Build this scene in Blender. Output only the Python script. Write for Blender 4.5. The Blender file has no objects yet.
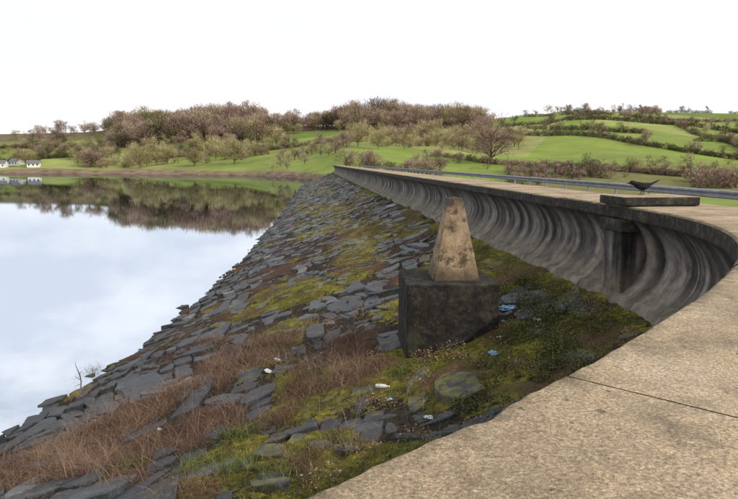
import bpy, math, numpy as np
from mathutils import Vector, Matrix
R = np.random.default_rng(7)
scene = bpy.context.scene
scene.view_settings.view_transform='Standard'; scene.view_settings.look='None'
scene.view_settings.exposure=0; scene.view_settings.gamma=1

# ---------------------------------------------------------------- helpers
_tab = np.random.default_rng(3).random((256,256))
def vn(x,y,s=0):
    x=np.asarray(x,float)+s*17.3; y=np.asarray(y,float)+s*9.7
    xi=np.floor(x).astype(int); yi=np.floor(y).astype(int)
    fx=x-xi; fy=y-yi; fx=fx*fx*(3-2*fx); fy=fy*fy*(3-2*fy)
    a=_tab[xi%256,yi%256]; b=_tab[(xi+1)%256,yi%256]; c=_tab[xi%256,(yi+1)%256]; d=_tab[(xi+1)%256,(yi+1)%256]
    return (a*(1-fx)+b*fx)*(1-fy)+(c*(1-fx)+d*fx)*fy
def fbm(x,y,s=0,o=4):
    v=0;a=.5;t=0
    for i in range(o):
        v=v+a*vn(np.asarray(x)*2**i,np.asarray(y)*2**i,s+i); t+=a; a*=.5
    return v/t
def sst(a,b,x):
    t=np.clip((x-a)/(b-a),0,1); return t*t*(3-2*t)

def mk(name, verts, faces, mats, uv=None, attrs=None, midx=None, smooth=False, parent=None):
    me=bpy.data.meshes.new(name)
    verts=np.asarray(verts,dtype=np.float32)
    if isinstance(faces,np.ndarray):
        n=faces.shape[1]; nf=len(faces)
        me.vertices.add(len(verts)); me.vertices.foreach_set('co',verts.ravel())
        me.loops.add(nf*n); me.loops.foreach_set('vertex_index',faces.astype(np.int32).ravel())
        me.polygons.add(nf); me.polygons.foreach_set('loop_start',np.arange(0,nf*n,n,dtype=np.int32))
        me.update(calc_edges=True)
    else:
        me.from_pydata(verts.tolist(),[],faces); me.update()
    for m in (mats if isinstance(mats,(list,tuple)) else [mats]): me.materials.append(m)
    if midx is not None: me.polygons.foreach_set('material_index',np.asarray(midx,dtype=np.int32))
    if uv is not None:
        l=me.uv_layers.new(name='UVMap')
        vi=np.zeros(len(me.loops),dtype=np.int32); me.loops.foreach_get('vertex_index',vi)
        l.data.foreach_set('uv',np.asarray(uv,dtype=np.float32)[vi].ravel())
    if attrs:
        for k,v in attrs.items():
            a=me.attributes.new(k,'FLOAT','POINT'); a.data.foreach_set('value',np.asarray(v,dtype=np.float32))
    me.polygons.foreach_set('use_smooth',[smooth]*len(me.polygons))
    me.validate(); me.update()
    ob=bpy.data.objects.new(name,me); scene.collection.objects.link(ob)
    if parent: ob.parent=parent
    return ob

class M:
    def __init__(s,name,rough=.8,spec=.3):
        s.m=bpy.data.materials.new(name); s.m.use_nodes=True; s.t=s.m.node_tree; s.n=s.t.nodes
        s.b=s.n['Principled BSDF']; s.b.inputs['Roughness'].default_value=rough
        s.b.inputs['Specular IOR Level'].default_value=spec
        s.tc=s.n.new('ShaderNodeTexCoord')
    def L(s,a,b): s.t.links.new(a,b)
    def mp(s,scale=(1,1,1),src='Object',rot=(0,0,0)):
        n=s.n.new('ShaderNodeMapping'); n.inputs['Scale'].default_value=scale; n.inputs['Rotation'].default_value=rot
        s.L(s.tc.outputs[src],n.inputs[0]); return n.outputs[0]
    def noise(s,scale,vec=None,detail=5,rough=.6,dist=0):
        n=s.n.new('ShaderNodeTexNoise'); n.inputs['Scale'].default_value=scale; n.inputs['Detail'].default_value=detail
        n.inputs['Roughness'].default_value=rough; n.inputs['Distortion'].default_value=dist
        s.L(vec if vec is not None else s.tc.outputs['Object'],n.inputs['Vector']); return n.outputs['Fac']
    def vor(s,scale,vec=None,out='Color',feat='F1'):
        n=s.n.new('ShaderNodeTexVoronoi'); n.inputs['Scale'].default_value=scale; n.feature=feat
        s.L(vec if vec is not None else s.tc.outputs['Object'],n.inputs['Vector']); return n.outputs[out]
    def ramp(s,fac,stops,interp='LINEAR'):
        n=s.n.new('ShaderNodeValToRGB'); cr=n.color_ramp; cr.interpolation=interp
        while len(cr.elements)<len(stops): cr.elements.new(.5)
        for e,(p,c) in zip(cr.elements,stops):
            e.position=p; e.color=(*c,1) if isinstance(c,tuple) else (c,c,c,1)
        s.L(fac,n.inputs[0]); return n.outputs[0]
    def mix(s,fac,a,b,mode='MIX'):
        n=s.n.new('ShaderNodeMix'); n.data_type='RGBA'; n.blend_type=mode
        for i,v in ((0,fac),(6,a),(7,b)):
            if isinstance(v,(int,float)): n.inputs[i].default_value=v
            elif isinstance(v,tuple): n.inputs[i].default_value=(*v,1)
            else: s.L(v,n.inputs[i])
        return n.outputs[2]
    def math(s,op,a,b=0):
        n=s.n.new('ShaderNodeMath'); n.operation=op
        for i,v in ((0,a),(1,b)):
            if isinstance(v,(int,float)): n.inputs[i].default_value=v
            else: s.L(v,n.inputs[i])
        return n.outputs[0]
    def attr(s,name):
        n=s.n.new('ShaderNodeAttribute'); n.attribute_name=name; return n.outputs['Fac']
    def col(s,c):
        if isinstance(c,tuple): s.b.inputs['Base Color'].default_value=(*c,1)
        else: s.L(c,s.b.inputs['Base Color'])
    def bump(s,h,strength=.5,dist=.02):
        n=s.n.new('ShaderNodeBump'); n.inputs['Strength'].default_value=strength; n.inputs['Distance'].default_value=dist
        s.L(h,n.inputs['Height']); s.L(n.outputs[0],s.b.inputs['Normal'])

# ---------------------------------------------------------------- dam line
P=[(-9,-5.0),(-6,-2.75),(-3.2,-.95),(-1.45,.25),(-.18,1.27),(.37,1.77),(.74,2.13),(1.25,2.69),(1.93,3.5),(2.8,4.59),(3.6,5.9),(4.15,7.3),(4.40,8.8),(4.38,10.4),(4.22,12.0),(4.03,14)]
P+=[(4.03-.096*(y-14),y) for y in (16,20,26,34,44,56,70,86,104,122,142)]
P=np.array(P,float)
def catmull(P,n=40):
    out=[]
    Q=np.vstack([2*P[0]-P[1],P,2*P[-1]-P[-2]])
    for i in range(1,len(Q)-2):
        t=np.linspace(0,1,n,endpoint=False)[:,None]
        a,b,c,d=Q[i-1],Q[i],Q[i+1],Q[i+2]
        out.append(.5*((2*b)+(-a+c)*t+(2*a-5*b+4*c-d)*t*t+(-a+3*b-3*c+d)*t**3))
    out.append(P[-1:]); return np.vstack(out)
C=catmull(P)
S=np.concatenate([[0],np.cumsum(np.linalg.norm(np.diff(C,axis=0),axis=1))])
sr=np.arange(0,S[-1],.1); C=np.stack([np.interp(sr,S,C[:,0]),np.interp(sr,S,C[:,1])],1)
kr=np.exp(-.5*(np.arange(-24,25)/8)**2); kr/=kr.sum()
pad=24
Cp=np.vstack([C[0]+(C[0]-C[1])*np.arange(pad,0,-1)[:,None],C,C[-1]+(C[-1]-C[-2])*np.arange(1,pad+1)[:,None]])
C=np.stack([np.convolve(Cp[:,0],kr,'valid'),np.convolve(Cp[:,1],kr,'valid')],1)
S=np.concatenate([[0],np.cumsum(np.linalg.norm(np.diff(C,axis=0),axis=1))]); SL=S[-1]
def at(s):
    s=np.asarray(s,float); x=np.interp(s,S,C[:,0]); y=np.interp(s,S,C[:,1])
    e=.25; dx=np.interp(s+e,S,C[:,0])-np.interp(s-e,S,C[:,0]); dy=np.interp(s+e,S,C[:,1])-np.interp(s-e,S,C[:,1])
    l=np.hypot(dx,dy); return x,y,-dy/l,dx/l      # normal toward the water
def s_of_y(y): return float(np.interp(y,C[:,1],S))
DS=np.arange(0,SL,.25); DX,DY,_,_=at(DS)
def dist(x,y):
    x=np.ravel(x);y=np.ravel(y); o=np.empty(len(x))
    for i in range(0,len(x),8000):
        j=slice(i,i+8000); o[j]=np.sqrt(((x[j,None]-DX)**2+(y[j,None]-DY)**2).min(1))
    return o
WZ=-5.5; TOE=-2.38
def width(y): return np.interp(y,[0,12,18,34,103,142],[11.4,11.3,10.2,9.0,7.6,7.4])
def slope_base(x,y,d=None):
    if d is None: d=dist(x,y)
    return TOE-(-WZ+TOE)*d/width(np.ravel(y))
def mossmask(x,y,d):
    m=fbm(x*.6+3,y*.45,1,5); near=1-sst(8,26,y)
    v=(m-.5)*6.5+.36+near*.30-sst(5.5,9,d)*1.3-sst(14,60,y)*.3
    v+= (1-sst(.2,1.0,d))*.3
    v+= .6*np.exp(-(((x+1.6)/1.5)**2+((y-7.2)/1.3)**2))
    return np.clip(v,0,1)
def ground(x,y,d=None):
    x=np.ravel(np.asarray(x,float)); y=np.ravel(np.asarray(y,float))
    if d is None: d=dist(x,y)
    z=slope_base(x,y,d); m=mossmask(x,y,d)
    z=z+(fbm(x*.6,y*.6,5,3)-.5)*.22*sst(0,1,d)+(fbm(x*3,y*3,8,3)-.5)*.09+m*.05*(.4+fbm(x*2.5,y*2.5,11,3))
    return z,m,d

# ---------------------------------------------------------------- materials
m=M('slope_soil_and_moss',.95,.1)
mo=m.attr('moss'); dg=m.attr('dead')
n1=m.noise(9,detail=5,rough=.7); n2=m.noise(1.7,detail=4,rough=.65)
soil=m.ramp(n1,[(.3,(.014,.012,.010)),(.55,(.038,.032,.023)),(.75,(.085,.07,.05))])
mossc=m.ramp(n2,[(.32,(.055,.05,.022)),(.48,(.14,.13,.026)),(.64,(.28,.25,.035))])
mossc=m.mix(m.ramp(n1,[(.35,.85),(.6,.0)]),mossc,(.035,.034,.016))
f=m.ramp(m.math('ADD',mo,m.math('MULTIPLY',m.math('SUBTRACT',n1,.5),2.2)),[(.35,0.),(.6,1.)])
c=m.mix(f,soil,mossc)
litter=m.ramp(m.noise(40,detail=3),[(.35,(.04,.022,.016)),(.6,(.14,.08,.052))])
c=m.mix(m.ramp(dg,[(.25,0.),(.7,.85)]),c,litter)
m.col(c); m.bump(n1,1.0,.07)
MAT_slope=m.m

m=M('slate_stone',.5,.5)
tn=m.attr('tone'); n1=m.noise(6,detail=6,rough=.7)
c=m.ramp(tn,[(0.,(.014,.016,.020)),(.5,(.034,.040,.048)),(.85,(.072,.081,.09)),(1.,(.17,.168,.155))])
c=m.mix(.85,c,m.ramp(n1,[(.28,.3),(.5,.9),(.72,1.7)]),'MULTIPLY')
lich=m.ramp(m.noise(17,detail=4,rough=.75),[(.58,0.),(.70,.5)])
c=m.mix(lich,c,(.17,.165,.14))
mo=m.attr('moss')
f=m.ramp(m.math('ADD',m.math('MULTIPLY',mo,.20),m.noise(3.4,detail=5,rough=.75)),[(.62,0.),(.71,.95)])
c=m.mix(f,c,m.ramp(n1,[(.35,(.045,.042,.015)),(.6,(.15,.135,.028))]))
# wet and algae dark close to the water level (real height on the slope)
g_=m.n.new('ShaderNodeNewGeometry'); s_=m.n.new('ShaderNodeSeparateXYZ'); m.L(g_.outputs['Position'],s_.inputs[0])
mr=m.n.new('ShaderNodeMapRange'); mr.inputs['From Min'].default_value=-5.05; mr.inputs['From Max'].default_value=-5.35
m.L(m.math('ADD',s_.outputs[2],m.math('MULTIPLY',m.math('SUBTRACT',n1,.5),.3)),mr.inputs[0])
c=m.mix(m.math('MULTIPLY',mr.outputs[0],.7),c,(.014,.016,.018))
m.col(c); m.bump(n1,1.0,.06)
MAT_stone=m.m

def concrete_top():
    m=M('weathered_pebble_concrete',.92,.15)
    n1=m.noise(1.3,detail=6,rough=.65); n2=m.noise(85,detail=3,rough=.8); v=m.vor(140,out='Color')
    c=m.ramp(n1,[(.25,(.25,.19,.125)),(.5,(.41,.32,.21)),(.75,(.51,.41,.29))])
    c=m.mix(.8,c,m.ramp(n2,[(.3,.4),(.5,.95),(.7,1.5)]),'MULTIPLY')
    sp=m.n.new('ShaderNodeSeparateColor'); m.L(v,sp.inputs[0])
    c=m.mix(.55,c,m.ramp(sp.outputs[0],[(0.,.5),(.5,.95),(1.,1.5)]),'MULTIPLY')
    st=m.ramp(m.noise(3.1,detail=6,rough=.75),[(.48,0.),(.70,.75)])
    c=m.mix(st,c,(.13,.105,.078))
    c=m.mix(m.ramp(m.noise(22,detail=3),[(.65,0.),(.70,.7)]),c,(.07,.06,.045))
    c=m.mix(m.ramp(m.noise(47,detail=2),[(.69,0.),(.73,.7)]),c,(.62,.58,.5))
    sm=m.n.new('ShaderNodeSeparateXYZ'); m.L(m.tc.outputs['UV'],sm.inputs[0])
    e=m.math('ADD',sm.outputs[1],m.math('MULTIPLY',m.noise(6,detail=5,rough=.7),.42))
    c=m.mix(m.ramp(e,[(.0,0.),(.10,.0),(.24,.8)]),c,(.08,.072,.045))
    m.col(c); m.bump(n2,.9,.008)
    return m.m
MAT_top=concrete_top()
m=M('stained_concrete_face',.85,.25)
st=m.noise(1,m.mp((2.6,.20,1),'UV'),detail=5,rough=.55); st2=m.noise(1,m.mp((8,.4,1),'UV'),detail=4)
n1=m.noise(4,detail=6,rough=.7)
sp=m.n.new('ShaderNodeSeparateXYZ'); m.L(m.tc.outputs['UV'],sp.inputs[0])
c=m.ramp(m.math('ADD',m.math('MULTIPLY',st,.66),m.math('ADD',m.math('MULTIPLY',st2,.24),m.math('MULTIPLY',n1,.12))),[(.41,(.018,.018,.018)),(.48,(.065,.06,.054)),(.55,(.17,.155,.135)),(.65,(.34,.31,.265))])
c=m.mix(.75,c,m.ramp(n1,[(.3,.45),(.6,1.15)]),'MULTIPLY')
z=m.n.new('ShaderNodeMapRange'); z.inputs['From Min'].default_value=-1.75; z.inputs['From Max'].default_value=-2.1
m.L(m.math('ADD',sp.outputs[1],m.math('MULTIPLY',m.math('SUBTRACT',n1,.5),.7)),z.inputs[0])
c=m.mix(m.math('MULTIPLY',z.outputs[0],.6),c,m.ramp(n1,[(.3,(.09,.08,.058)),(.65,(.27,.235,.18))]))
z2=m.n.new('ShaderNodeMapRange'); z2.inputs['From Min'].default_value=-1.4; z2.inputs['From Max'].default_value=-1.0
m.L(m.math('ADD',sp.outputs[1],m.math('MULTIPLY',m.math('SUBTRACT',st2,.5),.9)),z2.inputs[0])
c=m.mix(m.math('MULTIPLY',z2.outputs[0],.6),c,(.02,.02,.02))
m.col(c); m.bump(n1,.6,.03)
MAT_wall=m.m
def lichenstone(name,k=1.):
    m=M(name,.9,.15)
    n1=m.noise(6,detail=6,rough=.75)
    c=m.ramp(n1,[(.3,(.010*k,.010*k,.009*k)),(.52,(.028*k,.026*k,.023*k)),(.7,(.075*k,.068*k,.056*k))])
    c=m.mix(m.ramp(m.noise(38,detail=3),[(.64,0.),(.70,.6)]),c,(.25,.23,.19))
    c=m.mix(m.ramp(m.noise(1,m.mp((3,3,.8)),detail=5),[(.54,0.),(.68,.5)]),c,(.055,.06,.03))
    m.col(c); m.bump(n1,.9,.03); return m.m
MAT_block=lichenstone('black_lichen_stone'); MAT_edge=lichenstone('dark_coping_edge',1.5)
m=M('joint_filler',.95); m.col((.02,.018,.014)); MAT_joint=m.m
m=M('ochre_sandstone',.92,.15)
n1=m.noise(3.2,detail=6,rough=.7)
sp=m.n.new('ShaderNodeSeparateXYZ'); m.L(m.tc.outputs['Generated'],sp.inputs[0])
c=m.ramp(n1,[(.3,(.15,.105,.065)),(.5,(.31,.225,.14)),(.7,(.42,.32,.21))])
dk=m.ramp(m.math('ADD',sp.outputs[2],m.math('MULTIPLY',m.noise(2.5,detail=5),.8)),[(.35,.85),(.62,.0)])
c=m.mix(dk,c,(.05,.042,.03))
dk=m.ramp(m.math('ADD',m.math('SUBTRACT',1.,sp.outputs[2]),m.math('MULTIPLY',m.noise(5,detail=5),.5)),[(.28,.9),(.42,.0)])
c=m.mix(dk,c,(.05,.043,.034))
c=m.mix(m.ramp(m.noise(5,detail=6,rough=.75),[(.50,0.),(.60,.85)]),c,(.065,.05,.036))
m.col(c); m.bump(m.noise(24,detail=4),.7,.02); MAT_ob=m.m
m=M('asphalt',.85,.3); n1=m.noise(60,detail=4)
m.col(m.ramp(n1,[(.3,(.03,.03,.032)),(.7,(.075,.075,.078))])); m.bump(n1,.4,.005); MAT_road=m.m
m=M('galvanised_steel',.75,.25)
m.col(m.ramp(m.noise(4,detail=5),[(.3,(.19,.20,.21)),(.7,(.34,.355,.37))])); MAT_galv=m.m
m=M('meadow',.95,.1)
vc=m.vor(.012,m.mp((1,.5,1),'Object',rot=(0,0,.5)))
sp=m.n.new('ShaderNodeSeparateColor'); m.L(vc,sp.inputs[0])
c=m.ramp(sp.outputs[0],[(0.,(.115,.165,.035)),(.3,(.20,.26,.055)),(.5,(.16,.22,.042)),(.75,(.27,.30,.095)),(1.,(.25,.24,.10))])
n1=m.noise(.05,detail=6,rough=.65)
c=m.mix(.7,c,m.ramp(n1,[(.3,.6),(.6,1.15)]),'MULTIPLY')
c=m.mix(m.ramp(m.noise(.022,detail=6,rough=.7),[(.52,0.),(.66,.7)]),c,(.19,.165,.08))
c=m.mix(m.attr('wood'),c,m.ramp(m.noise(.3,detail=4),[(.3,(.09,.06,.042)),(.7,(.19,.135,.09))]))
c=m.mix(m.attr('bank'),c,m.ramp(m.noise(.2,m.mp((1,1,5)),detail=5),[(.3,(.10,.065,.045)),(.5,(.21,.14,.10)),(.7,(.26,.22,.15))]))
m.col(c); MAT_field=m.m
m=M('rough_grass',.95,.1)
m.col(m.ramp(m.noise(.8,detail=5),[(.3,(.06,.08,.02)),(.7,(.17,.19,.05))])); MAT_rough=m.m
def twigmat(name,stops,r=.9):
    m=M(name,r,.1); c=m.ramp(m.attr('tone'),stops); m.col(c); return m.m
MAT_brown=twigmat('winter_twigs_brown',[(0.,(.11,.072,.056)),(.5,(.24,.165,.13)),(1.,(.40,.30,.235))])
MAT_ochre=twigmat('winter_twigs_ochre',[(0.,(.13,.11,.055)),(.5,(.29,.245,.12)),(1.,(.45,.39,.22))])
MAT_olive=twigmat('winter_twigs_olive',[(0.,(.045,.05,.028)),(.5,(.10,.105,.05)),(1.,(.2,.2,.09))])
MAT_dgrass=twigmat('dead_grass_stems',[(0.,(.06,.032,.024)),(.5,(.165,.10,.070)),(1.,(.38,.28,.20))])
MAT_ggrass=twigmat('green_blades',[(0.,(.05,.05,.018)),(.5,(.15,.145,.03)),(1.,(.32,.28,.055))],.75)
MAT_tuft=twigmat('grass_green',[(0.,(.04,.06,.015)),(.5,(.09,.13,.03)),(1.,(.21,.23,.07))],.7)
MAT_weed=twigmat('weed_leaves',[(0.,(.02,.025,.010)),(.5,(.055,.065,.022)),(1.,(.15,.155,.055))],.7)

# ---------------------------------------------------------------- upstream slope
ys=[-4.0]
while ys[-1]<143:
    y=ys[-1]; ys.append(y+ (.07 if y<17 else .07*(y/17)**1.5))
ys=np.array(ys); nc=250
t=np.linspace(0,1,nc)
wx=np.interp(ys,C[:,1],C[:,0])
X=(wx+.15)[:,None]-t[None,:]*(np.where(ys<12,16.5-np.clip(5-ys,0,9)*.2,13.5))[:,None]; Y=np.repeat(ys[:,None],nc,1)
x=X.ravel(); y=Y.ravel(); z,mm,d=ground(x,y)
def deadmask(x,y):
    o=0
    for ax,ay,bx,by,rr in [(-6.0,9.2,-1.9,13.6,1.2),(-4.4,8.8,-2.6,9.8,.9)]:
        vx,vy=bx-ax,by-ay; L2=vx*vx+vy*vy
        tt=np.clip(((x-ax)*vx+(y-ay)*vy)/L2,0,1)
        dd=np.hypot(x-ax-tt*vx,y-ay-tt*vy)
        o=np.maximum(o,1.25-dd/rr)
    return np.clip(o+(fbm(x*.9,y*.9,20,4)-.5)*2.8,0,1)
dead=deadmask(x,y)
z=z+dead*.09
i=np.arange((len(ys)-1)*nc).reshape(-1,nc)[:,:-1].ravel()
F=np.stack([i,i+1,i+nc+1,i+nc],1)
mk('dam_slope_ground',np.stack([x,y,z],1),F,MAT_slope,attrs={'moss':mm,'dead':dead},smooth=True)

# stones
V=[];FS=[];TN=[];MO=[];nv=0
rows_w=[.25]
while rows_w[-1]<13.4: rows_w.append(rows_w[-1]+R.uniform(.22,.52))
dirx,diry=-.0956,.9954; nx,ny=-.9954,-.0956
ox,oy=4.03,14
quads=[]
for j in range(len(rows_w)-1):
    w0,w1=rows_w[j],rows_w[j+1]; a=-20+R.uniform(0,1)
    while a<128:
        L=R.choice([R.uniform(.22,.45),R.uniform(.4,.7),R.uniform(.7,1.2)],p=[.36,.42,.22])*(1+.006*max(a,0)); ww=w1
        if R.random()<.18: ww=w1+R.uniform(.1,.36)
        quads.append((a,a+L,w0,ww)); a+=L
q=np.array(quads)
N=len(q); g=R.uniform(-.018,.018,N)
a0,a1,w0,w1=q.T; a0=a0+g;a1=a1-g;w0=w0+g;w1=w1-g
sk=R.normal(0,.16,N)
per=[]
for k in range(12):
    side=k//3; f=(k%3)/3
    if side==0: aa=a0+(a1-a0)*f; ww=w0
    elif side==1: aa=a1; ww=w0+(w1-w0)*f
    elif side==2: aa=a1-(a1-a0)*f; ww=w1
    else: aa=a0; ww=w1-(w1-w0)*f
    cx=(a0+a1)/2; cw=(w0+w1)/2
    pull=R.uniform(.0,.40,N)**1.3 if f==0 else R.uniform(-.10,.12,N)
    per.append((aa+(cx-aa)*pull+(ww-cw)*sk*2, ww+(cw-ww)*pull))
PA=np.stack([p[0] for p in per],1); PW=np.stack([p[1] for p in per],1)
def toworld(A,W):
    W2=W+(fbm(A*.22,W*.2,31,2)-.5)*1.6+(vn(A*.9,W*.9,33)-.5)*.45; A2=A+(fbm(A*.3,W*.7,41,2)-.5)*1.3+(vn(A*.9,W*1.0,43)-.5)*.45
    return ox+A2*dirx+W2*nx, oy+A2*diry+W2*ny
CA=(a0+a1)/2; CW=(w0+w1)/2
cx,cy=toworld(CA,CW)
gz,gm,gd=ground(cx,cy)
wallx=np.interp(cy,C[:,1],C[:,0])
keep=(cx<wallx-.1)&(gd>.55)&(gz>WZ-.6)&(cy>-3.5)
pr=R.random(N); dmk=deadmask(cx,cy)
keep&=~((gm>.6)&(pr<.45*(cy<30)))&~((dmk>.6)&(pr<.6))&~(pr>.985)
up=R.normal(.012,.028,N)-gm*.025+.02*sst(6,10,gd); tx=R.normal(0,.055,N); ty=R.normal(-.03,.06,N)
up+=np.where(R.random(N)<.07,.05,0)
tone=np.clip(R.normal(.46,.22,N)+.08*sst(7,11,gd)+np.where(R.random(N)<.05,.3,0),0,1)
rings=[(1.0,-.35),(1.0,-.010),(.978,.003),(.87,.011)]
for n in np.nonzero(keep)[0]:
    ax,ay=toworld(PA[n],PW[n]); mx,my=ax.mean(),ay.mean()
    zb=slope_base(ax,ay); mz=gz[n]+up[n]; sl=zb-zb.mean()
    h=mz+sl+tx[n]*(ay-my)+ty[n]*(ax-mx)
    jit=R.normal(0,.009,12)
    for (sc,dz) in rings:
        V.append(np.stack([mx+(ax-mx)*sc,my+(ay-my)*sc,h+dz+(jit if dz>-.3 else 0)],1))
    V.append(np.array([[mx,my,h.mean()+.013+R.uniform(-.014,.014)]]))
    for r in range(3):
        for k in range(12):
            k2=(k+1)%12; FS.append((nv+r*12+k,nv+r*12+k2,nv+(r+1)*12+k2,nv+(r+1)*12+k))
    for k in range(12): FS.append((nv+36+k,nv+36+(k+1)%12,nv+48))
    nv+=49; TN+= [tone[n]]*49; MO+=[gm[n]]*49
mk('stone_pitching',np.vstack(V),FS,MAT_stone,attrs={'tone':TN,'moss':MO})
print('stones',keep.sum())

# ---------------------------------------------------------------- wave wall
wall=bpy.data.objects.new('wave_wall',None); scene.collection.objects.link(wall)
def loft(name,svals,prof,mats,midx_prof=None,closed=False,caps=False,parent=None,smooth=False,chip=0):
    px,py,nx_,ny_=at(svals); prof=np.array(prof); k=len(prof)
    o=prof[:,0][None,:]+np.zeros((len(svals),1))
    zz=prof[:,1][None,:]+np.zeros((len(svals),1))
    if chip:
        nse=(fbm(np.array(svals)*14,np.zeros(len(svals)),60,3)-.5)
        ns2=np.clip(vn(np.array(svals)*6,np.zeros(len(svals)),66)-.75,0,1)
        for idx in chip: o[:,idx]+=nse*.014-ns2*.06; zz[:,idx]+=nse*.006-ns2*.03
    Vx=px[:,None]+nx_[:,None]*o; Vy=py[:,None]+ny_[:,None]*o
    V=np.stack([Vx.ravel(),Vy.ravel(),zz.ravel()],1)
    uv=np.stack([(np.array(svals)[:,None]+0*o).ravel(),(zz if not closed else o+0*zz).ravel()],1)
    F=[];mi=[]
    kk=k if closed else k-1
    for i in range(len(svals)-1):
        for j in range(kk):
            j2=(j+1)%k; F.append((i*k+j,(i+1)*k+j,(i+1)*k+j2,i*k+j2)); mi.append(midx_prof[j] if midx_prof else 0)
    if caps:
        F.append(tuple(range(k))[::-1]); F.append(tuple((len(svals)-1)*k+j for j in range(k))); mi+=[mats and len(mats)-1]*2
    return V,F,mi,uv
WT=-.75
VV=[];FF=[];MI=[];UV=[];nv=0
sj=s_of_y(2.1)
starts=[sj]
while starts[0]-1.55>0: starts.insert(0,starts[0]-1.55)
while starts[-1]+1.55<SL: starts.append(starts[-1]+1.55)
prof=[(-1.8,WT),(-1.2,WT+.006),(-.6,WT+.008),(-.03,WT),(-.004,WT-.022),(0,WT-.06),(0,WT-.2),(-.02,WT-.225),(-.9,WT-.225),(-1.8,WT-.225)]
for a in starts[:-1]:
    near=a<s_of_y(16)
    sv=np.linspace(a+.006,a+1.55-.006,40 if near else 4)
    v,f,mi,uv=loft('c',sv,prof,[0,1],[0,0,0,0,1,1,1,1,1,1],closed=True,caps=True,chip=[3,4,5] if near else 0)
    dz=R.normal(0,.003); v[:,2]+=dz
    VV.append(v);UV.append(uv);FF+=[tuple(q+nv for q in ff) for ff in f];MI+=mi;nv+=len(v)
mk('coping_slabs',np.vstack(VV),FF,[MAT_top,MAT_edge],uv=np.vstack(UV),midx=MI,parent=wall)
sv=np.concatenate([np.arange(0,s_of_y(20),.15),np.arange(s_of_y(20),SL,.8),[SL]])
VV=[];FF=[];nv=0
for a in starts[1:]:
    v,f,mi,uv=loft('j',np.array([a-.03,a+.03]),[(-1.78,WT-.035),(-.04,WT-.035),(-.04,WT-.2)],[0])
    VV.append(v);FF+=[tuple(q+nv for q in ff) for ff in f];nv+=len(v)
mk('joint_filler',np.vstack(VV),FF,[MAT_joint],parent=wall)
th=np.linspace(0,1,12)
body=[(-.06,WT-.23)]
for t_ in th:
    o=-.09-.33*math.sin(math.pi*min(1,t_*.97))**.85+.12*t_**3
    body.append((o,WT-.24-t_*1.25))
body+=[(.09,WT-1.51),(.18,WT-1.66),(.24,WT-1.95)]
v,f,mi,uv=loft('b',sv,body,[0])
mk('concave_face',v,f,[MAT_wall],uv=uv,parent=wall,smooth=True)
VV=[];FF=[];UV=[];nv=0
for a in starts[2::2]:
    if a>s_of_y(90): break
    pr2=[(o+.010,zz) for o,zz in body[1:]]
    v,f,mi,uv=loft('r',np.array([a-.03,a-.025,a+.025,a+.03]),pr2,[0])
    k=len(pr2)
    v=v.reshape(4,k,3)
    for e in (0,3):
        px_,py_,nx_,ny_=at(a+(-.03 if e==0 else .03)); v[e,:,0]-=nx_*.05; v[e,:,1]-=ny_*.05
    v=v.reshape(-1,3); VV.append(v);UV.append(uv+np.array([3.3,0]));FF+=[tuple(q+nv for q in ff) for ff in f];nv+=len(v)
mk('joint_ribs',np.vstack(VV),FF,[MAT_wall],uv=np.vstack(UV),parent=wall)
v,f,mi,uv=loft('k',sv,[(-1.74,WT-.226),(-1.74,WT-1.2)],[0]); mk('rear_face',v,f,[MAT_wall],uv=uv,parent=wall)
def box_on_curve(name,s0,s1,o0,o1,z0,z1,mat,bev=.02,taper=0,parent=None):
    pts=[]
    for s_,o_ in ((s0,o0),(s1,o0),(s1,o1),(s0,o1)):
        px_,py_,nx_,ny_=at(s_); pts.append((float(px_+nx_*o_),float(py_+ny_*o_)))
    V=[(*p,z0) for p in pts]+[(*p,z1) for p in pts]
    ob=mk(name,V,[(3,2,1,0),(4,5,6,7),(0,1,5,4),(1,2,6,5),(2,3,7,6),(3,0,4,7)],mat,parent=parent,uv=[(v[0]+v[1],v[2]) for v in V])
    b=ob.modifiers.new('b','BEVEL'); b.width=bev; b.segments=2
    return ob
sp_=s_of_y(10.75)
box_on_curve('pilaster',sp_-.34,sp_+.34,-.55,.05,WT-2.0,WT-.44,[MAT_wall],parent=wall)
box_on_curve('pilaster_head',sp_-.42,sp_+.42,-.5,.10,WT-.437,WT-.232,[MAT_edge],parent=wall)
cap=box_on_curve('pilaster_cap',sp_-.42,sp_+.5,-1.25,.09,WT+.012,WT+.17,[MAT_top,MAT_edge],.03,parent=wall)
cap.data.polygons.foreach_set('material_index',[1,0,1,1,1,1])
for l in cap.data.uv_layers[0].data: l.uv=(l.uv[0],-1)

# ---------------------------------------------------------------- road, verge, embankment, guard rail
sv2=np.concatenate([np.arange(0,s_of_y(20),.3),np.arange(s_of_y(20),SL,1.5),[SL]])
v,f,mi,uv=loft('r',sv2,[(-1.75,-1.65),(-6.3,-1.65)],[0]); mk('road',v,f,[MAT_road],uv=uv)
v,f,mi,uv=loft('e',sv2,[(-6.3,-1.62),(-6.3,-1.55),(-8.5,-1.6),(-13,-4),(-24,-8.8)],[0]); mk('embankment_verge',v,f,[MAT_rough],uv=uv)
rail=bpy.data.objects.new('guard_rail',None); scene.collection.objects.link(rail)
ro=-6.5
v,f,mi,uv=loft('g',sv2,[(ro-.03,-.80),(ro+.03,-.83),(ro+.03,-.88),(ro-.03,-.91),(ro-.03,-.94),(ro+.03,-.97),(ro+.03,-1.02),(ro-.03,-1.05)],[0])
mk('beam',v,f,[MAT_galv],parent=rail)
VV=[];FF=[];nv=0
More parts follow.
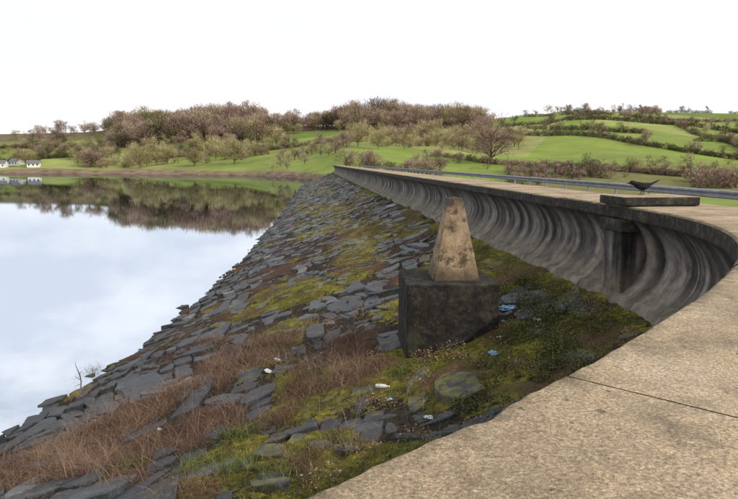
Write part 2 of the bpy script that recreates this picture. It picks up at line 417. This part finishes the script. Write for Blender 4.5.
for a in np.arange(1,SL,2.4):
    px_,py_,nx_,ny_=at(a)
    for k,(dx,dy) in enumerate(((-.04,-.04),(.04,-.04),(.04,.04),(-.04,.04))):
        VV+=[(px_+nx_*(ro-.09)+dx,py_+ny_*(ro-.09)+dy,-1.7),(px_+nx_*(ro-.09)+dx,py_+ny_*(ro-.09)+dy,-.82)]
    for k in range(4):
        k2=(k+1)%4; FF.append((nv+2*k,nv+2*k2,nv+2*k2+1,nv+2*k+1))
    FF.append((nv+1,nv+3,nv+5,nv+7)); nv+=8
mk('posts',VV,FF,[MAT_galv],parent=rail)

# ---------------------------------------------------------------- water
m=M('lake_water',.03,.5)
m.n.remove(m.b)
out=m.n['Material Output']
gl=m.n.new('ShaderNodeBsdfGlossy'); gl.inputs['Roughness'].default_value=.012; gl.inputs['Color'].default_value=(.68,.74,.81,1)
di=m.n.new('ShaderNodeBsdfDiffuse'); di.inputs['Color'].default_value=(.025,.042,.07,1)
fr=m.n.new('ShaderNodeFresnel'); fr.inputs['IOR'].default_value=1.33
ff=m.math('MINIMUM',m.math('ADD',m.math('MULTIPLY',fr.outputs[0],.72),.27),1.0)
mx=m.n.new('ShaderNodeMixShader'); m.L(ff,mx.inputs[0]); m.L(di.outputs[0],mx.inputs[1]); m.L(gl.outputs[0],mx.inputs[2]); m.L(mx.outputs[0],out.inputs[0])
bp=m.n.new('ShaderNodeBump'); bp.inputs['Strength'].default_value=.035; bp.inputs['Distance'].default_value=.03
m.L(m.noise(.9,m.mp((1,2.0,1)),detail=3),bp.inputs['Height']); m.L(bp.outputs[0],gl.inputs['Normal'])
MAT_water=m.m
ws=np.linspace(0,SL,80); a,b,c_,d_=at(ws)
pts=[(float(p),float(q_)) for p,q_ in zip(a-.3,b)]
W=[]
for p,q_ in pts: W.append((p,q_,WZ))
n=len(W)
for p,q_ in pts: W.append((-2500,q_,WZ))
W+=[(-9,420,WZ),(-2500,420,WZ),(-9,-300,WZ),(-2500,-300,WZ)]
F=[(k,k+1,n+k+1,n+k) for k in range(n-1)]+[(n-1,2*n,2*n+1,2*n-1),(2*n+2,0,n,2*n+3)]
mk('lake_water',W,[t_[::-1] for t_ in F],[MAT_water])

# ---------------------------------------------------------------- terrain
def terr(X,Y):
    X=np.asarray(X,float);Y=np.asarray(Y,float); px=369+614*X/Y
    e=np.interp(px,[-500,0,90,130,180,260,340,400,450,490,520,560,600,738,1100],[24,27,29,33,37,35,35,40,42,42,45,48,49,47,38])
    Yr=np.interp(px,[-400,0,260,420,520,738,1100],[480,480,480,480,600,650,650])
    Ys=np.interp(px,[-400,0,60,180,250,300,325,345],[330,312,300,275,252,208,165,122])
    k=sst(335,420,px)
    base=-3.9*(1-k)-8*k; on=(Ys+10)*(1-k)+150*k
    zr=e*Yr/614
    t_=np.clip((Y-on)/(Yr-on),0,1); pw=1.1*(1-k)+1.0*k
    z=base+(zr-base)*t_**pw
    z=z-np.clip(Y-Yr,0,None)*.04
    z=z+(fbm(X*.012,Y*.012,70,3)-.5)*9*sst(0,.15,t_)*(1-sst(.85,1,t_))
    bk=sst(-5,7,Y-Ys)*(1-k)+k*1.0
    low=-9.
    z=low+(z-low)*bk
    bank=(1-sst(9,18,Y-Ys+(vn(X*.05,Y*.0,75)-.5)*14))*(1-k)*.95
    return z,bank,px
uu=np.linspace(-1.6,1.6,420); yy=np.geomspace(30,3000,320)
U,YY=np.meshgrid(uu,yy); xx=(U*YY).ravel(); y2=YY.ravel(); zt,bank,px=terr(xx,y2)
woods=[
 (112,262,375,475,400,7,15.5,0),
 (255,345,420,475,130,7,14,0),(340,490,390,475,210,7,15.5,0),(380,430,300,340,16,5,9,3),
 (-300,115,430,480,90,4,10,0),(60,125,325,370,30,6,11,1),(0,110,370,400,24,3,6,3),
 (88,330,305,360,70,4,11,1),(88,330,300,345,80,2,4.9,0),(150,340,370,410,50,5,9,1),(270,350,240,282,30,3,7,0),
 (345,440,170,235,40,3,7,0),(345,480,235,330,60,4,10,1),(345,490,200,330,60,2,4.5,3),
 (440,520,260,340,24,5,11,0),
 (505,610,166,200,110,1.6,4.4,0),(690,735,160,175,34,2.4,4.6,0),(600,800,168,215,60,1.6,3.4,1),
 (530,600,585,640,14,5,9,3),(605,655,560,620,20,5,10,3),(700,900,400,470,30,5,9,3),(-350,60,335,350,24,4,8,2)]
wd=np.zeros(len(xx))
for (p0,p1,Y0,Y1,n_,h0,h1,mt) in woods:
    if n_>=85 and Y0>320:
        wd=np.maximum(wd,sst(p0-6,p0+6,px)*(1-sst(p1-6,p1+6,px))*sst(Y0-10,Y0+5,y2)*(1-sst(Y1,Y1+15,y2)))
wd=np.maximum(wd,.7*sst(490,520,px)*(1-sst(195,215,y2))*sst(140,150,y2))
i=np.arange((len(yy)-1)*len(uu)).reshape(-1,len(uu))[:,:-1].ravel(); K=len(uu)
mk('hills_terrain',np.stack([xx,y2,zt],1),np.stack([i,i+1,i+K+1,i+K],1),[MAT_field],attrs={'bank':bank,'wood':wd*.85},smooth=True)
mk('ground',[(-6000,-6000,-9.3),(6000,-6000,-9.3),(6000,6000,-9.3),(-6000,6000,-9.3)],[(0,1,2,3)],[MAT_rough])

# ---------------------------------------------------------------- trees
def prism(p0,p1,r0,r1,k=4):
    p0=np.array(p0);p1=np.array(p1);dd=p1-p0; dd=dd/np.linalg.norm(dd)
    a=np.cross(dd,[0.3,.9,.1]);a/=np.linalg.norm(a);b=np.cross(dd,a)
    an=np.arange(k)*2*np.pi/k
    ring=np.cos(an)[:,None]*a+np.sin(an)[:,None]*b
    v=np.vstack([p0+ring*r0,p1+ring*r1]); f=[]
    for j in range(k):
        j2=(j+1)%k; f+=[(j,j2,k+j2),(j,k+j2,k+j)]
    return v,np.array(f)
def tree(rng,nt=900,spread=.36,low=.25,tw=.011,kcl=18):
    V=[];F=[];T=[];n=0
    def add(v,f,t):
        nonlocal n
        V.append(v);F.append(f+n);T.append(np.full(len(v),t));n+=len(v)
    top=np.array([rng.normal(0,.02),rng.normal(0,.02),.5])
    add(*prism((0,0,-.04),top*.6,.026,.018,6),.2); add(*prism(top*.6,top,.018,.011,5),.25); add(*prism(top,top+[.01,0,.3],.011,.003,4),.3)
    cl=[]
    for i in range(kcl):
        an=rng.uniform(0,2*np.pi); zz=rng.uniform(low+.1,.93); rr=spread*math.sqrt(max(.05,1-((zz-.58)/.42)**2))*rng.uniform(.4,1.05)
        c=np.array([math.cos(an)*rr,math.sin(an)*rr,zz]); cl.append(c)
        st=np.array([0,0,1])*min(.75,max(low*.8,zz-.3))
        mid=(st+c)/2+np.array([0,0,-.02])
        add(*prism(st,mid,.010,.006,3),.25); add(*prism(mid,c,.006,.002,3),.3)
        if nt>400:
            for q in range(3):
                e=c+rng.normal(0,.09,3); add(*prism(mid,e,.004,.0015,3),.35)
    cl=np.array(cl); ct=rng.uniform(.2,.9,kcl)
    idx=rng.integers(0,kcl,nt); base=cl[idx]+rng.normal(0,1,(nt,3))*[.075,.075,.06]
    dr=base-[0,0,.4]; dr/=np.linalg.norm(dr,axis=1)[:,None]; dr=dr+rng.normal(0,.5,(nt,3))+[0,0,.3]; dr/=np.linalg.norm(dr,axis=1)[:,None]
    sd=np.cross(dr,rng.normal(0,1,(nt,3))); sd/=np.linalg.norm(sd,axis=1)[:,None]
    ln=rng.uniform(.05,.13,nt)[:,None]
    v=np.stack([base-sd*tw,base+sd*tw,base+dr*ln],1).reshape(-1,3)
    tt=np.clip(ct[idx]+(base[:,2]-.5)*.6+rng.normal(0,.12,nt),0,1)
    V.append(v);F.append(np.arange(nt*3).reshape(-1,3)+n);T.append(np.repeat(tt,3))
    return np.vstack(V),np.vstack(F),np.concatenate(T)
def merge(name,protos,places,mat,parent=None):
    V=[];F=[];T=[];n=0
    for (x_,y_,z_,h,w) in places:
        v,f,t_=protos[R.integers(len(protos))]; a=R.uniform(0,6.28); c,s_=math.cos(a),math.sin(a)
        vv=np.stack([(v[:,0]*c-v[:,1]*s_)*h*w+x_,(v[:,0]*s_+v[:,1]*c)*h*w+y_,v[:,2]*h+z_],1)
        V.append(vv);F.append(f+n);T.append(np.clip(t_+R.normal(0,.2),0,1));n+=len(v)
    return mk(name,np.vstack(V),np.vstack(F),[mat],attrs={'tone':np.concatenate(T)})
protos=[tree(np.random.default_rng(100+k),600,R.uniform(.28,.42),R.uniform(.12,.28),.0082,int(R.integers(14,24))) for k in range(9)]
shrub=[tree(np.random.default_rng(200+k),330,.5,.0,.02,16) for k in range(5)]
groups={0:[],1:[],2:[],3:[]}; sgroups={0:[],1:[],2:[],3:[]}
for (p0,p1,Y0,Y1,n_,h0,h1,mt) in woods:
    for k in range(n_):
        for _ in range(20):
            px_=R.uniform(p0,p1);y_=R.uniform(Y0,Y1); x_=(px_-369)/614*y_
            if vn(x_*.03,y_*.03,90)>.34: break
        z_,bb,_=terr(x_,y_); z_=float(z_)
        if z_<WZ+.8 and px_<335: continue
        h=R.uniform(h0,h1)*(.75+.5*vn(x_*.04,y_*.04,92))
        hue=vn(x_*.02,y_*.02,97)
        mt2=mt if R.random()<.6 else (1 if hue>.6 else (2 if hue<.22 else int(R.integers(0,4))))
        (sgroups if h1<5 else groups)[mt2].append((x_,y_,z_-.1,h,R.uniform(.85,1.3)))
def hedge(pa,Ya,pb,Yb,n_,h,mt=2,tr=.15):
    n_=int(n_*2.2)
    for k in range(n_):
        t_=(k+R.random()*.7)/n_; pp=pa+(pb-pa)*t_
        if vn(t_*n_*.12,pa,95)<.18: continue
        y_=1/((1-t_)/Ya+t_/Yb); x_=(pp-369)/614*y_+R.normal(0,.4)
        z_=float(terr(x_,y_)[0])
        sgroups[mt if R.random()<.7 else 0].append((x_,y_,z_-.3,h*R.uniform(.8,1.5),1.1))
        if R.random()<tr*.4: groups[int(R.choice([0,2,3]))].append((x_,y_,z_-.1,h*R.uniform(2,3.4),1.))
hedge(500,470,900,320,170,2.5,tr=.10); hedge(505,370,860,205,170,2.2,tr=.16); hedge(520,570,900,440,150,2.6,tr=.08)
hedge(640,480,760,250,80,2.2); hedge(430,230,720,176,110,1.8,0,.05); hedge(380,330,520,320,60,2.4); hedge(500,610,740,640,130,2.4,tr=.14)
hedge(540,420,600,560,60,2.2); hedge(690,300,900,290,60,2.2); hedge(520,420,640,330,60,2.2)
hedge(-100,350,120,360,110,2.4,tr=.2); hedge(150,335,360,335,90,2.2,0,.2); hedge(-100,405,110,395,100,2.6,tr=.2); hedge(560,600,600,430,40,2.2); hedge(40,350,70,430,40,2.2)
mt_={0:MAT_brown,1:MAT_ochre,2:MAT_olive,3:MAT_brown}
nm={0:'woodland_brown',1:'woodland_ochre',2:'woodland_olive',3:'woodland_mixed'}
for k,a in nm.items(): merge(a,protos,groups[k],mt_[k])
nm={0:'brown_shrubs',1:'ochre_shrubs',2:'hedgerow',3:'mixed_shrubs'}
for k,a in nm.items():
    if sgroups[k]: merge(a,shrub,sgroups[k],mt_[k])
fine=[tree(np.random.default_rng(300+k),2300,.42,.18,.0048,34) for k in range(3)]
for (pp,y_,h,mt,w) in [(142,302,12.5,MAT_ochre,1.1),(236,292,11.5,MAT_ochre,1.35),(196,296,8.5,MAT_ochre,1.2),(490,215,17,MAT_brown,.95),(378,250,9,MAT_ochre,1.1),(358,262,11,MAT_ochre,1.1),(92,325,10,MAT_brown,1.2),(30,335,9,MAT_ochre,1.2)]:
    x_=(pp-369)/614*y_; z_=float(terr(x_,y_)[0]); merge('bare_tree',fine,[(x_,y_,z_-.1,h,w)],mt)

m=M('white_render',.8); m.col(m.ramp(m.noise(2),[(.3,(.62,.62,.6)),(.7,(.8,.8,.78))])); MW=m.m
m=M('slate_roof',.7); m.col(m.ramp(m.noise(3),[(.3,(.10,.10,.11)),(.7,(.2,.2,.2))])); MR=m.m
m=M('dark_window',.2); m.col((.02,.025,.03)); MG=m.m
for (pp,y_,w,dp,h,a) in [(3,335,7,5,2.6,.2),(20,342,6,5,2.4,-.3),(37,330,6,4,2.2,.3),(-30,340,9,6,3.2,.1)]:
    x_=(pp-369)/614*y_; z_=float(terr(x_,y_)[0])
    e=bpy.data.objects.new('white_house',None); scene.collection.objects.link(e); e.location=(x_,y_,z_-.2); e.rotation_euler[2]=a
    hw,hd=w/2,dp/2
    mk('walls',[(-hw,-hd,0),(hw,-hd,0),(hw,hd,0),(-hw,hd,0),(-hw,-hd,h),(hw,-hd,h),(hw,hd,h),(-hw,hd,h),(-hw,0,h+1.6),(hw,0,h+1.6)],[(0,1,5,4),(2,3,7,6),(1,2,6,9,5),(3,0,4,8,7)],[MW],parent=e)
    o=.3
    mk('roof',[(-hw-o,-hd-o,h-.2),(hw+o,-hd-o,h-.2),(hw+o,0,h+1.7),(-hw-o,0,h+1.7),(hw+o,hd+o,h-.2),(-hw-o,hd+o,h-.2)],[(0,1,2,3),(3,2,4,5)],[MR],parent=e)
    V=[];F=[]
    for k in range(3):
        cx_=-hw+w*(k+.5)/3
        V+=[(cx_-.35,-hd-.03,1.0),(cx_+.35,-hd-.03,1.0),(cx_+.35,-hd-.03,1.9),(cx_-.35,-hd-.03,1.9)];F.append(tuple(range(4*k,4*k+4)))
    mk('windows',V,F,[MG],parent=e)

# ---------------------------------------------------------------- obelisk on plinth
ob=bpy.data.objects.new('stone_obelisk',None); scene.collection.objects.link(ob)
gx,gy=1.40,10.95
ob.location=(gx,gy,0); ob.rotation_euler[2]=math.radians(3)
tx_=bpy.data.textures.new('n','CLOUDS'); tx_.noise_scale=.16; tx_.noise_depth=3
def frustum(name,w0,d0,w1,d1,z0,z1,mat,bev,tip=0,loc=(0,0)):
    V=[(-w0,-d0,z0),(w0,-d0,z0),(w0,d0,z0),(-w0,d0,z0),(-w1,-d1,z1),(w1,-d1,z1),(w1,d1,z1),(-w1,d1,z1)]
    V=[(a+loc[0],b+loc[1],c) for a,b,c in V]
    F=[(3,2,1,0),(0,1,5,4),(1,2,6,5),(2,3,7,6),(3,0,4,7)]
    if tip: V.append((loc[0],loc[1],z1+tip)); F+=[(4,5,8),(5,6,8),(6,7,8),(7,4,8)]
    else: F.append((4,5,6,7))
    o=mk(name,V,F,[mat],parent=ob)
    b=o.modifiers.new('b','BEVEL'); b.width=bev; b.segments=2
    s_=o.modifiers.new('s','SUBSURF'); s_.subdivision_type='SIMPLE'; s_.levels=4; s_.render_levels=4
    dm=o.modifiers.new('d','DISPLACE'); dm.texture=tx_; dm.strength=.03; dm.mid_level=.5
    return o
frustum('plinth_block',.80,.74,.79,.73,-3.95,-2.06,MAT_block,.02)
frustum('tapered_shaft',.40,.39,.125,.12,-2.07,-.64,MAT_ob,.012,.04,(.12,0))

# ---------------------------------------------------------------- vegetation close by
def blades(name,x,y,h,wd_,lean,mat,tone,segs=3,zoff=0):
    n=len(x); z,_,_=ground(x,y); z=z+zoff
    an=R.uniform(0,2*np.pi,n); lx=np.cos(an)*lean; ly=np.sin(an)*lean
    sa=R.uniform(0,2*np.pi,n); sx=np.cos(sa)*wd_; sy=np.sin(sa)*wd_
    V=[]
    for k in range(segs+1):
        t_=k/segs; cx_=x+lx*h*t_**1.7; cy_=y+ly*h*t_**1.7; cz=z+h*(t_-.35*t_*t_*np.clip(lean,0,1.6))
        w=(1-t_*.92)
        V+= [np.stack([cx_-sx*w,cy_-sy*w,cz],1),np.stack([cx_+sx*w,cy_+sy*w,cz],1)]
    V=np.stack(V,1).reshape(-1,3); b=np.arange(n)*(2*(segs+1))
    F=np.concatenate([np.stack([b+2*k,b+2*k+1,b+2*k+3,b+2*k+2],1) for k in range(segs)])
    return mk(name,V,F,[mat],attrs={'tone':np.repeat(tone,2*(segs+1))})
xs=R.uniform(-8.5,0.5,200000); ysn=R.uniform(6.0,16,200000); dm_=deadmask(xs,ysn)
k=(R.random(len(xs))<dm_**1.5*.75*(.12+1.5*sst(.38,.65,fbm(xs*1.8,ysn*1.8,50,3))))
xs,ysn=xs[k],ysn[k]; n=len(xs); print('dead',n)
cl=fbm(xs*1.4,ysn*1.4,52,2)
blades('dead_grass',xs,ysn,R.uniform(.08,.40,n)*(.35+1.2*cl),R.uniform(.0015,.004,n),R.uniform(.3,1.9,n),MAT_dgrass,np.clip(R.normal(.42,.26,n)+(cl-.5),0,1),3,.05)
n=2600; xs=R.uniform(-7,0,n*3); ysn=R.uniform(6.5,15,n*3); k=deadmask(xs,ysn)>.35; xs,ysn=xs[k][:n],ysn[k][:n]; n=len(xs)
blades('dead_stalks',xs,ysn,R.uniform(.3,.75,n),R.uniform(.0015,.003,n),R.uniform(.3,1.6,n),MAT_dgrass,R.uniform(.3,1,n),6,.03)
n=24000; xs=R.uniform(-6,4.2,n); ysn=R.uniform(3.5,34,n); k=xs<np.interp(ysn,C[:,1],C[:,0])-.4
k&=fbm(xs*1.1,ysn*1.1,54,3)>.46
xs,ysn=xs[k],ysn[k]; n=len(xs)
blades('dry_stems',xs,ysn,R.uniform(.08,.38,n),R.uniform(.0015,.003,n),R.uniform(.3,1.6,n),MAT_dgrass,R.uniform(.1,.9,n),4)
n=280000; xs=R.uniform(-7,4.2,n); ysn=3.2+R.random(n)**1.5*15
k=xs<np.interp(ysn,C[:,1],C[:,0])-.35; xs,ysn=xs[k],ysn[k]
dd=dist(xs,ysn); mm=mossmask(xs,ysn,dd)
k=R.random(len(xs))<np.clip(mm-.25,0,1)*.75*(.12+1.5*sst(.42,.65,fbm(xs*1.6,ysn*1.6,56,3)))*(1-.8*deadmask(xs,ysn)); xs,ysn=xs[k],ysn[k]; n=len(xs); print('moss',n)
tone=np.clip(R.normal(.45,.2,n)+(fbm(xs*.8,ysn*.8,57,3)-.5)*2.4,0,1)
blades('moss_and_grass',xs,ysn,R.uniform(.012,.05,n),R.uniform(.003,.008,n),R.uniform(.2,1.3,n),MAT_ggrass,tone,2)
TX=[];TY=[];H=[]
for (cx_,cy_,q_,hh) in [(-1.9,8.6,300,.28),(-2.3,7.6,240,.25),(.4,6.2,150,.16),(1.9,8.9,160,.2),(-1.0,6.4,150,.2),(2.9,8.2,180,.2),(.5,9.6,150,.2),(-3.4,8.2,160,.25),(-1.2,10.5,120,.2),(-1.6,6.9,200,.26)]:
    TX.append(R.normal(cx_,.16,q_));TY.append(R.normal(cy_,.16,q_));H.append(R.uniform(.4,1,q_)*hh)
TX=np.concatenate(TX);TY=np.concatenate(TY);H=np.concatenate(H); n=len(TX)
blades('grass_tuft',TX,TY,H,R.uniform(.003,.006,n),R.uniform(.4,1.4,n),MAT_tuft,R.uniform(.1,.9,n),4,.04)
def weeds(name,places,mat):
    V=[];T=[]
    for (x_,y_,r,h,cnt) in places:
        z_=float(ground([x_],[y_])[0][0])
        th_=R.uniform(0,6.28,cnt); rr=r*np.sqrt(R.random(cnt)); zz=z_+h*R.random(cnt)*(1-.6*(rr/r)**2)
        c=np.stack([x_+np.cos(th_)*rr,y_+np.sin(th_)*rr,zz],1)
        d1=R.normal(0,1,(cnt,3))*[1,1,.6]; d1/=np.linalg.norm(d1,axis=1)[:,None]; d2=np.cross(d1,R.normal(0,1,(cnt,3))); d2/=np.linalg.norm(d2,axis=1)[:,None]
        l=R.uniform(.015,.04,cnt)[:,None]; w=l*.3
        V.append(np.stack([c,c+d1*l*.5+d2*w,c+d1*l,c+d1*l*.5-d2*w],1).reshape(-1,3))
        T.append(np.repeat(np.clip(R.normal(.4,.22,cnt)+(zz-z_)/h*.35,0,1),4))
    V=np.vstack(V); return mk(name,V,np.arange(len(V)).reshape(-1,4),[mat],attrs={'tone':np.concatenate(T)})
pl=[]
for k in range(110):
    y_=R.uniform(5.2,13.5); wxx=np.interp(y_,C[:,1],C[:,0]); x_=wxx-R.uniform(.5,2.3)-(.6 if y_<8 else 0)
    pl.append((x_,y_,R.uniform(.12,.36),R.uniform(.10,.40),R.integers(150,520)))
for k in range(70):
    y_=R.uniform(13,45); wxx=np.interp(y_,C[:,1],C[:,0]); pl.append((wxx-R.uniform(.4,3),y_,R.uniform(.15,.4),R.uniform(.1,.25),160))
for k in range(30):
    pl.append((R.uniform(-1.5,2.6),R.uniform(5.5,12),R.uniform(.08,.2),R.uniform(.05,.14),90))
weeds('low_weeds',pl,MAT_weed)
pl=[(np.interp(y_,C[:,1],C[:,0])-R.uniform(.4,4.5),y_,R.uniform(.2,.5),R.uniform(.1,.28),220) for y_ in R.uniform(5.5,50,190)]
weeds('dead_bracken',pl,MAT_dgrass)

# ---------------------------------------------------------------- litter
def simple(name,c,r=.4):
    m=M(name,r,.5); n=m.noise(20,detail=3); m.col(m.mix(.3,c,m.ramp(n,[(.3,.5),(.7,1.2)]),'MULTIPLY')); return m.m
ML={'w':simple('white_plastic',(.7,.72,.72)),'b':simple('blue_plastic',(.25,.42,.62)),'r':simple('red_plastic',(.5,.04,.03)),'y':simple('yellow_plastic',(.6,.5,.05))}
def bag(x_,y_,sz,col,name='plastic_bag'):
    z_=float(ground([x_],[y_])[0][0])+sz*.2+.02
    V=[];nt,npz=9,14; rot=R.uniform(0,3.1); ca,sa=math.cos(rot),math.sin(rot)
    for i in range(nt+1):
        a=math.pi*i/nt
        for j in range(npz):
            b=2*math.pi*j/npz; r=sz*(.55+R.uniform(-.3,.3)); u_=r*math.sin(a)*math.cos(b)*1.6; v_=r*math.sin(a)*math.sin(b)*.9
            V.append((x_+u_*ca-v_*sa,y_+u_*sa+v_*ca,z_+r*math.cos(a)*.4))
    F=[(i*npz+j,i*npz+(j+1)%npz,(i+1)*npz+(j+1)%npz,(i+1)*npz+j) for i in range(nt) for j in range(npz)]
    mk(name,V,F,[ML[col]])
for a in [(2.62,11.3,.2,'b'),(1.95,9.3,.11,'b'),(2.9,10.3,.09,'w'),(-2.0,11.7,.10,'w'),(-1.1,10.9,.08,'w'),(.75,7.3,.07,'w'),(2.2,9.9,.07,'w'),(1.6,8.4,.05,'w'),(-.4,10.3,.05,'w'),(-1.6,12.8,.08,'b'),(2.4,10.6,.06,'b'),(-2.4,9.4,.05,'w'),(.3,8.5,.05,'b'),(3.1,11.4,.07,'w'),(-3.6,10.0,.06,'w'),(-.9,11.8,.06,'w'),(.2,11.6,.05,'w')]: bag(*a)
bag(-3.0,13.0,.1,'r','crisp_packet');bag(-6.9,31,.16,'y','yellow_float');bag(-2.6,12.2,.06,'r','crisp_packet')
def bottle(x_,y_,rz,col):
    e_=[(0,.0),(.03,.002),(.034,.02),(.034,.14),(.03,.16),(.014,.19),(.012,.21),(.015,.212),(.015,.23),(0,.232)]
    V=[];k_=12
    for r,zz in e_:
        for j in range(k_): V.append((r*math.cos(j*math.tau/k_),r*math.sin(j*math.tau/k_),zz))
    F=[(i*k_+j,i*k_+(j+1)%k_,(i+1)*k_+(j+1)%k_,(i+1)*k_+j) for i in range(len(e_)-1) for j in range(k_)]
    o=mk('plastic_bottle',V,F,[ML[col]],smooth=True); o.location=(x_,y_,float(ground([x_],[y_])[0][0])+.06); o.rotation_euler=(1.5,0,rz); return o
bottle(-1.95,12.3,.7,'w');bottle(-4.6,8.9,2.1,'b');bottle(.1,9.2,1.3,'w')
v=[];f=[];n=0
for a,b,r0,r1 in [((0,0,-.6),(.05,0,.35),.025,.018),((.05,0,.35),(-.03,.05,.75),.018,.008),((.05,0,.35),(.22,-.02,.5),.012,.004),((-.03,.05,.75),(.04,.02,.95),.008,.003),((0,0,.1),(-.2,.1,.25),.012,.004)]:
    a_,b_=prism(a,b,r0,r1,6); v.append(a_);f.append(b_+n);n+=len(a_)
m=M('wet_wood',.6); m.col((.03,.024,.018)); br=mk('dead_branch',np.vstack(v),np.vstack(f),[m.m]); br.location=(-7.3,14.9,WZ); br.rotation_euler=(.1,-.15,0)
br.scale=(.7,.7,.6)

# ---------------------------------------------------------------- crow
m=M('black_feathers',.7,.2); n1=m.noise(30,detail=4); m.col(m.ramp(n1,[(.3,(.004,.004,.005)),(.7,(.014,.014,.018))])); MF=m.m
crow=bpy.data.objects.new('crow',None); scene.collection.objects.link(crow)
rg=[(-.275,.178,.002,.002),(-.24,.186,.010,.010),(-.212,.19,.016,.016),(-.205,.192,.028,.028),(-.175,.198,.038,.037),(-.14,.186,.038,.038),(-.105,.165,.048,.05),(-.04,.14,.068,.066),(.03,.128,.072,.066),(.09,.135,.058,.05),(.14,.155,.042,.03),(.2,.185,.034,.014),(.29,.225,.036,.007),(.31,.232,.025,.004)]
V=[];k_=14
for (x_,z_,ry,rz) in rg:
    for j in range(k_): V.append((x_,ry*math.cos(j*math.tau/k_),z_+rz*math.sin(j*math.tau/k_)))
F=[(i*k_+j,i*k_+(j+1)%k_,(i+1)*k_+(j+1)%k_,(i+1)*k_+j) for i in range(len(rg)-1) for j in range(k_)]+[tuple(range(k_))[::-1],tuple((len(rg)-1)*k_+j for j in range(k_))]
o=mk('body',V,F,[MF],smooth=True,parent=crow); o.modifiers.new('s','SUBSURF').render_levels=1
v=[];f=[];n=0
for sy in (-.03,.03):
    segs=[((.01,sy,.10),(.03,sy,.055),.014,.007),((.03,sy,.055),(.0,sy,.004),.005,.005)]+[((.0,sy,.005),(-.045*math.cos(a),sy+.045*math.sin(a),.003),.004,.002) for a in (-.5,0,.5,3.14)]
    for a,b,r0,r1 in segs: a_,b_=prism(a,b,r0,r1,6); v.append(a_);f.append(b_+n);n+=len(a_)
mk('legs',np.vstack(v),np.vstack(f),[MF],parent=crow)
for sy in (-1,1):
    V=[]
    for i in range(9):
        t_=i/8
        for zz in (1,0,-1): V.append((-.09+.30*t_, sy*(.058+.016*math.sin(math.pi*min(1,t_*1.2))-.035*t_*t_-abs(zz)*.012), .155+.035*t_*t_+zz*.04*(1-t_**1.5)))
    F=[(i*3+j,(i+1)*3+j,(i+1)*3+j+1,i*3+j+1) for i in range(8) for j in range(2)]
    mk('wing',V,F,[MF],smooth=True,parent=crow)
bx,by,bnx,bny=at(sp_+.22)
crow.location=(float(bx-bnx*.55),float(by-bny*.55),WT+.17); crow.rotation_euler[2]=.2; crow.scale=(1.12,1.12,1.12)

# ---------------------------------------------------------------- sky and sun
el=math.radians(36); az=math.atan2(.85,-.5)
Sd=Vector((math.cos(el)*math.sin(az),math.cos(el)*math.cos(az),math.sin(el)))
w=bpy.data.worlds.new('World'); scene.world=w; w.use_nodes=True; N_=w.node_tree.nodes; Lk=w.node_tree.links
bg=N_['Background']; sky=N_.new('ShaderNodeTexSky'); sky.sky_type='NISHITA'; sky.sun_disc=False; sky.sun_elevation=el; sky.sun_rotation=az
sky.air_density=1.0; sky.dust_density=1.5
tc=N_.new('ShaderNodeTexCoord'); mp=N_.new('ShaderNodeMapping'); mp.inputs['Scale'].default_value=(1,1,2.2); Lk.new(tc.outputs['Generated'],mp.inputs[0])
ns=N_.new('ShaderNodeTexNoise'); ns.inputs['Scale'].default_value=4.2; ns.inputs['Detail'].default_value=6; ns.inputs['Roughness'].default_value=.55; Lk.new(mp.outputs[0],ns.inputs['Vector'])
cr=N_.new('ShaderNodeValToRGB'); cr.color_ramp.elements[0].position=.40; cr.color_ramp.elements[1].position=.62; Lk.new(ns.outputs['Fac'],cr.inputs[0])
sx=N_.new('ShaderNodeSeparateXYZ'); Lk.new(tc.outputs['Generated'],sx.inputs[0])
mr=N_.new('ShaderNodeMapRange'); mr.inputs['From Min'].default_value=.25; mr.inputs['From Max'].default_value=.42; mr.inputs['To Min'].default_value=1.0; mr.inputs['To Max'].default_value=.35; Lk.new(sx.outputs[2],mr.inputs[0])
mh=N_.new('ShaderNodeMix'); mh.data_type='RGBA'; Lk.new(mr.outputs[0],mh.inputs[0]); Lk.new(sky.outputs[0],mh.inputs[6]); mh.inputs[7].default_value=(9.9,10.2,11.2,1)
mxn=N_.new('ShaderNodeMix'); mxn.data_type='RGBA'; Lk.new(cr.outputs[0],mxn.inputs[0]); Lk.new(mh.outputs[2],mxn.inputs[6]); mxn.inputs[7].default_value=(13.2,13,12.9,1)
Lk.new(mxn.outputs[2],bg.inputs['Color']); bg.inputs['Strength'].default_value=.1
sl=bpy.data.lights.new('sun','SUN'); sl.energy=3.2; sl.angle=math.radians(1.0); sl.color=(1,.91,.78)
so=bpy.data.objects.new('sun',sl); scene.collection.objects.link(so); so.rotation_euler=(-Sd).to_track_quat('-Z','Y').to_euler()

# ---------------------------------------------------------------- camera
cd=bpy.data.cameras.new('camera'); cam=bpy.data.objects.new('camera',cd); scene.collection.objects.link(cam)
cd.sensor_width=36; cd.lens=36*614/738; cd.clip_start=.05; cd.clip_end=12000
cam.location=(0,0,0); cam.rotation_euler=(math.radians(90-8.11),0,0); scene.camera=cam
